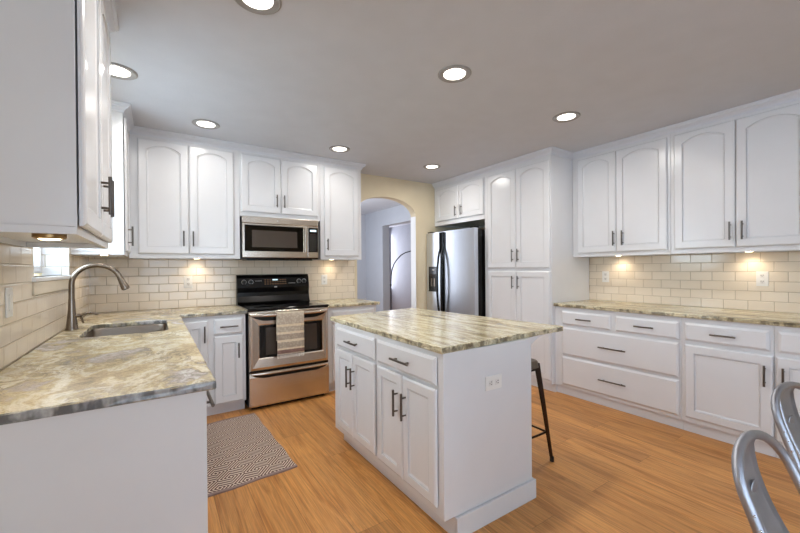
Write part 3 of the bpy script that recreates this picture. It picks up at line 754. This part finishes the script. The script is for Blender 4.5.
# ------------------------------------------------------------------ microwave
MX0, MX1, MZ0, MZ1, MY = .688, 1.445, 1.384, 1.797, 3.770
root = thing('microwave', 'stainless over-the-range microwave with black window and keypad', 'microwave', ((MX0+MX1)/2, 3.95, MZ0))
MB().box(MX0+.001, MX1-.001, MY+.035, YB-.010, MZ0, MZ1, .003).build('housing', M['blackmatte'], root)
MB().box(MX0, MX1, MY, MY+.035, 1.728, MZ1-.001, .006).build('vent_grille', M['steel'], root)
dm = MB(); dm.box(MX0, 1.326, MY, MY+.034, MZ0+.012, 1.727, .005); dm = dm.build('door', M['steel'], root)
MB().box(.708, 1.282, MY-.003, MY+.002, 1.458, 1.712, .002).build('window_frame', M['blackglass'], dm)
MB().box(.775, 1.215, MY-.0048, MY-.0031, 1.498, 1.662).build('window_glass', plain('microwave_glass', (70, 62, 58), .05, spec=.8), dm)
MB().box(1.291, 1.316, MY-.028, MY-.016, 1.452, 1.716, .005).box(1.297, 1.310, MY-.018, MY+.002, 1.46, 1.475).box(1.297, 1.310, MY-.018, MY+.002, 1.695, 1.71).build('handle', M['steel'], dm)
cp = MB().box(1.3275, MX1, MY, MY+.034, MZ0+.012, 1.727, .005).build('control_side', M['steel'], root)
kp = MB().box(1.334, 1.438, MY-.003, MY+.002, 1.458, 1.712, .002).build('keypad', M['blackglass'], cp)
MB().box(1.352, 1.420, MY-.0042, MY-.0031, 1.672, 1.692).build('readout', M['readout'], kp)
kk = MB()
for r_ in range(8):
    for c_ in range(3 if r_ < 4 else 4):
        x = 1.350+c_*(.026 if r_ < 4 else .019); z = 1.474+r_*.0235
        kk.box(x, x+.007, MY-.004, MY-.0031, z, z+.0035)
kk.build('key_print', M['mark'], kp)
MB().lathe([(.006, 0), (.006, .002), (.001, .002)], 1.02, MY-.0002, 1.762, 16, 'y').build('badge', M['mark'], root)
MB().box(MX0+.002, MX1-.002, MY+.004, MY+.034, MZ0+.001, MZ0+.0115).box(MX0+.05, MX1-.05, MY+.06, 4.05, MZ0-.012, MZ0-.0005).build('underside_vent', M['black'], root)

# ------------------------------------------------------------------ refrigerator
GX, GY0, GY1, GZ = 3.175, 3.214, 4.146, 1.765
root = thing('refrigerator', 'stainless side-by-side refrigerator with black dispenser, between pantry and archway wall', 'refrigerator', (3.6, 3.69, 0))
MB().box(GX+.07, XR-.04, GY0+.008, GY1-.004, .03, GZ-.012, .004).box(GX+.10, XR-.08, GY0+.04, GY1-.04, 0, .03).build('fridge_body', M['black'], root)
SP = 3.800
def fdoor(y0, y1):
    mb = MB(); P = []
    n = 10
    for k in range(n+1):
        q = k/n; P.append((GX+.005-.005*math.sin(PI*q)**.5, y0+(y1-y0)*q))
    P += [(GX+.068, y1), (GX+.068, y0)]
    mb.prism(P, .10, GZ); return mb.build('fridge_door', M['fridge'], root, smooth=True)
da = fdoor(SP+.004, GY1); db = fdoor(GY0, SP-.004)
MB().box(GX+.03, GX+.069, GY0+.01, GY1-.01, .035, .095).build('toe_grille', M['black'], root)
MB().box(GX+.02, GX+.09, GY0+.005, GY0+.09, GZ+.0005, GZ+.018, .003).box(GX+.02, GX+.09, GY1-.09, GY1-.005, GZ+.0005, GZ+.018, .003).build('hinge_cover', M['black'], root)
for dd, yc, s_ in ((da, SP+.030, 1), (db, SP-.030, -1)):
    pts = []
    for k in range(25):
        q = k/24; z = .42+(1.755-.42)*q
        out = .012+.048*max(0, math.sin(PI*min(max((z-.62)/(1.52-.62), 0), 1)))**.5
        pts.append((GX-out, yc+s_*.012*max(0, math.sin(PI*min(max((z-.62)/(.9), 0), 1))), z))
    MB().tube(pts, .0125, 10, 1.25).build('handle', M['black'], dd, smooth=True)
    MB().box(GX-.006, GX+.006, yc-s_*.024, yc+s_*.010, .11, GZ-.008, .003).build('handle_strip', M['black'], dd)
DY0, DY1 = 3.900, 4.085
dp = MB(); dp.box(GX-.010, GX+.006, DY0, DY1, 1.175, 1.300, .003); dp.box(GX-.010, GX+.006, DY0, DY0+.012, .975, 1.175); dp.box(GX-.010, GX+.006, DY1-.012, DY1, .975, 1.175)
dp.box(GX-.014, GX+.006, DY0, DY1, .960, .978); dp.box(GX-.002, GX+.004, DY0+.012, DY1-.012, .978, 1.175)
dp = dp.build('dispenser', M['blackmatte'], da)
MB().box(GX-.0115, GX-.0101, DY0+.02, DY1-.02, 1.20, 1.285).build('dispenser_panel', plain('dispenser_panel', (82, 88, 98), .15), dp)
MB().box(GX-.010, GX-.004, DY0+.045, DY0+.075, 1.03, 1.14, .002).box(GX-.010, GX-.004, DY1-.075, DY1-.045, 1.03, 1.14, .002).build('paddle', M['sink'], dp)
MB().box(GX-.0128, GX-.0116, DY0+.06, DY1-.08, 1.25, 1.262).build('readout', M['mark'], dp)

# ------------------------------------------------------------------ recessed ceiling lights
def downlight(x, y, label, k=1.0):
    r0 = thing('recessed_downlight', label, 'ceiling light', (x, y, ZC), 'recessed ceiling lights')
    MB().lathe([(.104, -.0005), (.104, -.004), (.096, -.009), (.070, -.004), (.068, -.0005)], x, y, ZC, 36).build('trim_ring', M['canring'], r0, smooth=True)
    MB().lathe([(.001, -.0015), (.068, -.0015), (.068, -.004), (.055, -.006), (.001, -.007)], x, y, ZC, 32).build('lens', M['bulb'], r0, smooth=True)
    d = bpy.data.lights.new('downlight_lamp', 'AREA'); d.shape = 'DISK'; d.size = .13; d.energy = DOWNLIGHT_W*k; d.color = (1, .96, .90); d.spread = math.radians(172)
    o = bpy.data.objects.new('downlight_lamp', d); C.objects.link(o); o.parent = r0; o.location = (0, 0, -.014)
DL = [(.385, 1.72, 'recessed downlight at the top edge of the photo, over the left counter end'),
      (-.185, 2.80, 'recessed downlight above the sink', .6),
      (.355, 3.43, 'recessed downlight in front of the corner wall cabinet, left of the microwave', .32),
      (1.545, 3.43, 'recessed downlight in front of the wall cabinet beside the archway', .40),
      (1.555, 1.73, 'recessed downlight over the near end of the island, largest in mid-ceiling'),
      (2.75, 1.74, 'recessed downlight nearest the right wall cabinets'),
      (2.735, 3.45, 'recessed downlight in front of the refrigerator, smallest in the photo', .8)]
for a in DL: downlight(*a)

# ------------------------------------------------------------------ under-cabinet puck lights
def puck(x, y, z, label, cable=None, k=1.0, h=.012):
    r0 = thing('puck_light', label, 'under-cabinet light', (x, y, z), 'under-cabinet puck lights')
    MB().lathe([(.001, 0), (.038, 0), (.038, -h), (.032, -h-.004), (.026, -h-.0025), (.001, -h-.0025)], x, y, z, 28).build('housing', M['brass'], r0, smooth=True)
    MB().lathe([(.001, -h-.0028), (.026, -h-.0028), (.020, -h-.006), (.001, -h-.007)], x, y, z, 24).build('lens', M['puck'], r0, smooth=True)
    if cable: MB().tube(cable, .0022, 6).build('cable', M['wire'], r0, smooth=True)
    d = bpy.data.lights.new('puck_lamp', 'SPOT'); d.energy = PUCK_W*k*8; d.color = (1, .83, .62); d.spot_size = math.radians(150); d.spot_blend = .9; d.shadow_soft_size = .02
    o = bpy.data.objects.new('puck_lamp', d); C.objects.link(o); o.parent = r0; o.location = (0, 0, -h-.012)
zp = UB+.0215
puck(-.258, 1.47, zp, 'round puck light with brown cable under the near left cabinet', cable=[(-.296, 1.47, zp-.010), (-.335, 1.49, zp-.010), (-.38, 1.46, zp-.006), (-.47, 1.445, zp-.008)], h=.030)
puck(-.33, 3.62, zp+.01, 'puck light under the corner cabinet beyond the sink window')
puck(.33, 4.07, zp, 'puck light under the corner wall cabinet left of the microwave')
puck(1.72, 4.07, zp, 'puck light under the narrow cabinet beside the archway', k=.7)
puck(3.945, 1.93, zp, 'puck light under the right wall cabinet beside the pantry')
puck(3.945, .93, zp, 'puck light under the wall cabinet at the right edge of the photo')

# ------------------------------------------------------------------ outlets
def outlet(label, F, u, z, w_=.072, h_=.116, horiz=False, switch=False):
    c = F(u, 0, z-h_/2); r0 = thing('wall_switch' if switch else 'wall_outlet', label, 'light switch' if switch else 'outlet', c)
    if horiz: w_, h_ = h_, w_
    mbox(MB(), F, u-w_/2, u+w_/2, .0005, .006, z-h_/2, z+h_/2, .002).build('plate', M['outlet'], r0)
    if switch:
        mbox(MB(), F, u-.016, u+.016, .006, .009, z-.033, z+.033, .001).build('rocker', M['outlet'], r0)
        return
    for s_ in (-.024, .024):
        du, dz = (s_, 0) if horiz else (0, s_)
        f_ = mbox(MB(), F, u+du-.014, u+du+.014, .0055, .0078, z+dz-.014, z+dz+.014, .0015).build('receptacle', M['receptacle'], r0)
        sl = MB()
        for a_, b2 in ((-.006, .004), (.006, .004)):
            if horiz: mbox(sl, F, u+du+b2-.004, u+du+b2+.004, .0076, .0082, z+a_-.0018, z+a_+.0018)
            else: mbox(sl, F, u+a_-.0018, u+a_+.0018, .0076, .0082, z+dz+b2-.004, z+dz+b2+.004)
        if horiz: mbox(sl, F, u+du-.009, u+du-.005, .0076, .0082, z-.002, z+.002)
        else: mbox(sl, F, u-.002, u+.002, .0076, .0082, z+dz-.009, z+dz-.005)
        sl.build('slot', M['slot'], f_)
outlet('white outlet on the back wall tiles left of the range', mp_back(YB-.008), .262, 1.166)
outlet('white outlet on the back wall tiles right of the range', mp_back(YB-.008), 1.662, 1.155)
outlet('white outlet on the right wall tiles, nearest the pantry', mp_right(XR-.008), 2.105, 1.172)
outlet('white outlet on the right wall tiles, farther right', mp_right(XR-.008), .872, 1.172)
outlet('white sideways outlet on the end panel of the island', lambda u, v, z: (u, IY0-v, z), 1.428, .695, horiz=True)
outlet('white switch plate on the left wall tiles near the photo edge', mp_left(XL+.008), 2.050, 1.158, switch=True)

# ------------------------------------------------------------------ rug
root = thing('runner_rug', 'flat-woven brown and cream diamond rug on the floor by the sink cabinets', 'rug', (.44, 2.92, 0))
rg = MB(); RP = [(.150, 2.325), (.752, 2.368), (.716, 3.462), (.128, 3.43)]
def rugpt(u, v, z):
    a = Vector(RP[0]).lerp(Vector(RP[1]), u); b_ = Vector(RP[3]).lerp(Vector(RP[2]), u); p = a.lerp(b_, v)
    return (p.x+.004*math.sin(v*19+u*3), p.y+.004*math.sin(u*13), z+.0015*math.sin(u*9+v*14)+.0015)
def rugpart(v0, v1, nu, nv, h):
    mb = MB(); g_ = {}
    for k_, z in enumerate((0.0005, h)):
        for i in range(nu+1):
            for j in range(nv+1):
                p = rugpt(i/nu, v0+(v1-v0)*j/nv, z); g_[k_, i, j] = mb.bm.verts.new(p if k_ else (p[0], p[1], .0005))
    F_ = mb.bm.faces.new
    for i in range(nu):
        for j in range(nv):
            F_((g_[1, i, j], g_[1, i+1, j], g_[1, i+1, j+1], g_[1, i, j+1])); F_((g_[0, i, j+1], g_[0, i+1, j+1], g_[0, i+1, j], g_[0, i, j]))
    for i in range(nu):
        F_((g_[0, i, 0], g_[0, i+1, 0], g_[1, i+1, 0], g_[1, i, 0])); F_((g_[0, i+1, nv], g_[0, i, nv], g_[1, i, nv], g_[1, i+1, nv]))
    for j in range(nv):
        F_((g_[0, 0, j+1], g_[0, 0, j], g_[1, 0, j], g_[1, 0, j+1])); F_((g_[0, nu, j], g_[0, nu, j+1], g_[1, nu, j+1], g_[1, nu, j]))
    return mb
rugpart(.018, .985, 14, 26, .006).build('weave', M['rug'], root)
rugpart(0, .0178, 14, 1, .008).build('hem', M['rughem'], root); rugpart(.9852, 1, 14, 1, .008).build('hem', M['rughem'], root)

# ------------------------------------------------------------------ bar stool under the island overhang
BX, BY, SH = 1.950, 1.66, .672
root = thing('bar_stool', 'dark bronze metal bar stool tucked under the island overhang', 'stool', (BX, BY, 0))
st = MB(); R_ = []
for i, z in ((.002, SH-.048), (-.004, SH-.046), (0, SH-.010), (.006, SH-.002), (.016, SH), (.06, SH-.004), (.12, SH-.006)):
    R_.append([(x, y, z) for x, y in rrect(BX-.145+i, BX+.145-i, BY-.145+i, BY+.145-i, max(.05-i*.3, .012))])
st.rings(R_); st.build('seat', M['seat'], root, smooth=True)
feet = []
for sx in (-1, 1):
    for sy in (-1, 1):
        t_ = Vector((BX+sx*.125, BY+sy*.125, SH-.020)); f_ = Vector((BX+sx*.222, BY+sy*.180, .0)); feet.append((t_, f_))
        lg = MB(); P0, P1 = t_, t_.lerp(f_, .97)
        a_ = Vector((sx*.018, 0, 0)); b_ = Vector((0, sy*.018, 0))
        for off, wd in ((a_, 1), (b_, 1)):
            pass
        # L-shaped pressed steel leg, wide at the seat and narrow at the foot
        def ring(p, s_): return [p, p-Vector((sx*s_, 0, 0)), p-Vector((sx*s_, sy*.003, 0)), p-Vector((sx*.003, sy*.003, 0)), p-Vector((sx*.003, sy*s_, 0)), p-Vector((0, sy*s_, 0))]
        lg.rings([ring(P0+Vector((sx*.014, sy*.014, 0)), .046), ring(P0.lerp(P1, .5)+Vector((sx*.008, sy*.008, 0)), .034), ring(P1, .024)])
        l_ = lg.build('leg', M['bronze'], root)
        MB().tube([f_+Vector((-sx*.008, -sy*.008, .001)), f_+Vector((-sx*.008, -sy*.008, .032))], [.014, .013], 12).build('foot_cap', M['rubber'], l_, smooth=True)
def lp(i, q): t_, f_ = feet[i]; return t_.lerp(f_, q)-Vector((math.copysign(.008, t_.x-BX), math.copysign(.008, t_.y-BY), 0))
br_ = MB()
for i, j, q in ((0, 1, .70), (2, 3, .70), (0, 2, .70), (1, 3, .70)): br_.tube([lp(i, q), lp(j, q)], .007, 8)
for i, j, q in ((0, 1, .07), (2, 3, .07), (0, 2, .07), (1, 3, .07)): br_.tube([lp(i, q), lp(j, q)], .006, 8)
br_.build('brace', M['bronze'], root, smooth=True)

# ------------------------------------------------------------------ metal dining chairs (they face away from the kitchen)
def dining_chair(loc, rz, label):
    r0 = thing('dining_chair', label, 'chair', loc, 'metal dining chairs'); sh = .45
    st = MB(); R_ = []
    for i, z in ((.008, sh-.025), (0, sh-.023), (0, sh-.008), (.006, sh-.001), (.02, sh), (.08, sh-.006), (.14, sh-.008)):
        R_.append([(x, y, z) for x, y in rrect(-.18+i, .18-i, -.36+i, .0-i, max(.05-i*.25, .012))])
    def place(mb, name, m, parent=None, smooth=True):
        # local coordinates: the root carries location and rotation
        bm = mb.bm; bmesh.ops.remove_doubles(bm, verts=bm.verts, dist=1e-5); bmesh.ops.recalc_face_normals(bm, faces=bm.faces)
        me = bpy.data.meshes.new(name); bm.to_mesh(me); bm.free(); me.materials.append(m)
        if smooth:
            for p_ in me.polygons: p_.use_smooth = True
            me.set_sharp_from_angle(angle=math.radians(40))
        o = bpy.data.objects.new(name, me); C.objects.link(o); o.parent = parent or r0; return o
    st.rings(R_); place(st, 'seat', M['gunmetal'])
    HT, wt, wb, rec = .807-sh, .150, .165, .41
    L = []
    hs = HT-wt*.9
    for k in range(9): q = k/8; L.append((-(wb+(wt-wb)*q), hs*q))
    for k in range(1, 16):
        a = PI*k/16; L.append((-wt*math.cos(a), hs+wt*.9*math.sin(a)**.8))
    for k in range(9): q = 1-k/8; L.append(((wb+(wt-wb)*q), hs*q))
    bk = MB(); bk.tube([(x, rec*h-.004, sh-.006+h) for x, h in L], .0126, 12, 1.0); fr = place(bk, 'back_frame', M['gunmetal'])
    sp = MB(); rows = []
    for k in range(13):
        q = k/12; h = q*(HT-.010); wd = .060-.014*q; y = rec*h+.046*math.sin(PI*q)**.6
        rows.append([(-wd, y-.001, sh+h), (-wd*.55, y+.003, sh+h), (0, y+.004, sh+h), (wd*.55, y+.003, sh+h), (wd, y-.001, sh+h)])
    vs = [[sp.bm.verts.new(p) for p in r] for r in rows]
    for a, b_ in zip(vs, vs[1:]):
        for i in range(4): sp.bm.faces.new((a[i], a[i+1], b_[i+1], b_[i]))
    s_ = place(sp, 'back_splat', M['gunmetal']); sl = s_.modifiers.new('solid', 'SOLIDIFY'); sl.thickness = .003
    em = MB(); t = bmesh.new(); bmesh.ops.create_uvsphere(t, u_segments=20, v_segments=10, radius=1)
    h = .20; em.merge(t, Matrix.Translation((0, rec*h+.049, sh+h)) @ Matrix.Diagonal((.022, .003, .034, 1)))
    place(em, 'embossed_oval', M['gunmetal'], s_)
    for x, h in ((-.1535, hs*.99), (-.1545, hs*.86), (-.160, hs*.72), (.1535, hs*.99), (.1545, hs*.86), (.160, hs*.72)):
        rv = MB(); t = bmesh.new(); bmesh.ops.create_uvsphere(t, u_segments=10, v_segments=6, radius=.0036)
        rv.merge(t, Matrix.Translation((x*.97+math.copysign(.0095, x), rec*h-.004-.0075, sh-.006+h))); place(rv, 'rivet', M['rivet'], fr)
    for sx in (-1, 1):
        for (ty_, by_) in ((-.33, -.40), (-.02, .06)):
            lg = MB(); t_ = Vector((sx*.155, ty_, sh-.012)); f_ = Vector((sx*.205, by_, 0.012)); sy = 1 if ty_ > -.1 else -1
            def ring(p, s2): return [p, p-Vector((sx*s2, 0, 0)), p-Vector((sx*s2, sy*.003, 0)), p-Vector((sx*.003, sy*.003, 0)), p-Vector((sx*.003, sy*s2, 0)), p-Vector((0, sy*s2, 0))]
            lg.rings([ring(t_, .045), ring(t_.lerp(f_, .5), .032), ring(f_, .020)]); l_ = place(lg, 'leg', M['gunmetal'], None, False)
            fc = MB(); fc.tube([f_+Vector((-sx*.008, -sy*.008, -.0115)), f_+Vector((-sx*.008, -sy*.008, .02))], [.014, .013], 12); place(fc, 'foot_cap', M['rubber'], l_)
    r0.rotation_euler = (0, 0, rz); return r0
dining_chair((1.366, .186, 0), -.097, 'grey metal dining chair with hooped back, nearest the camera at the bottom edge')
dining_chair((2.060, .243, 0), -.259, 'grey metal dining chair with hooped back, at the right edge of the photo')

# ------------------------------------------------------------------ arc lamp in the far room
root = thing('arc_floor_lamp', 'thin black arc floor lamp in the room beyond the archway', 'floor lamp', (4.9, 7.87, 0))
MB().lathe([(.001, 0), (.15, 0), (.15, .02), (.02, .03), (.012, .05)], 4.9, 7.87, 0, 28).build('base', M['lampmetal'], root, smooth=True)
pl = [(4.9, 7.87, .04), (4.9, 7.87, .5), (4.9, 7.868, .87), (4.9, 7.85, 1.10), (4.9, 7.81, 1.25), (4.9, 7.72, 1.39), (4.9, 7.58, 1.50), (4.9, 7.40, 1.60), (4.9, 7.2, 1.655), (4.9, 6.98, 1.68), (4.9, 6.75, 1.66), (4.9, 6.60, 1.60)]
MB().tube(pl, .014, 10).build('pole', M['lampmetal'], root, smooth=True)
MB().lathe([(.02, .10), (.05, .09), (.12, .0), (.115, .0), (.045, .082), (.001, .09)], 4.9, 6.56, 1.50, 24).build('lamp_shade', M['lampmetal'], root, smooth=True)
MB().tube([(4.9, 7.87, .84), (4.9, 7.87, .90)], .022, 12).build('collar', M['lampmetal'], root, smooth=True)
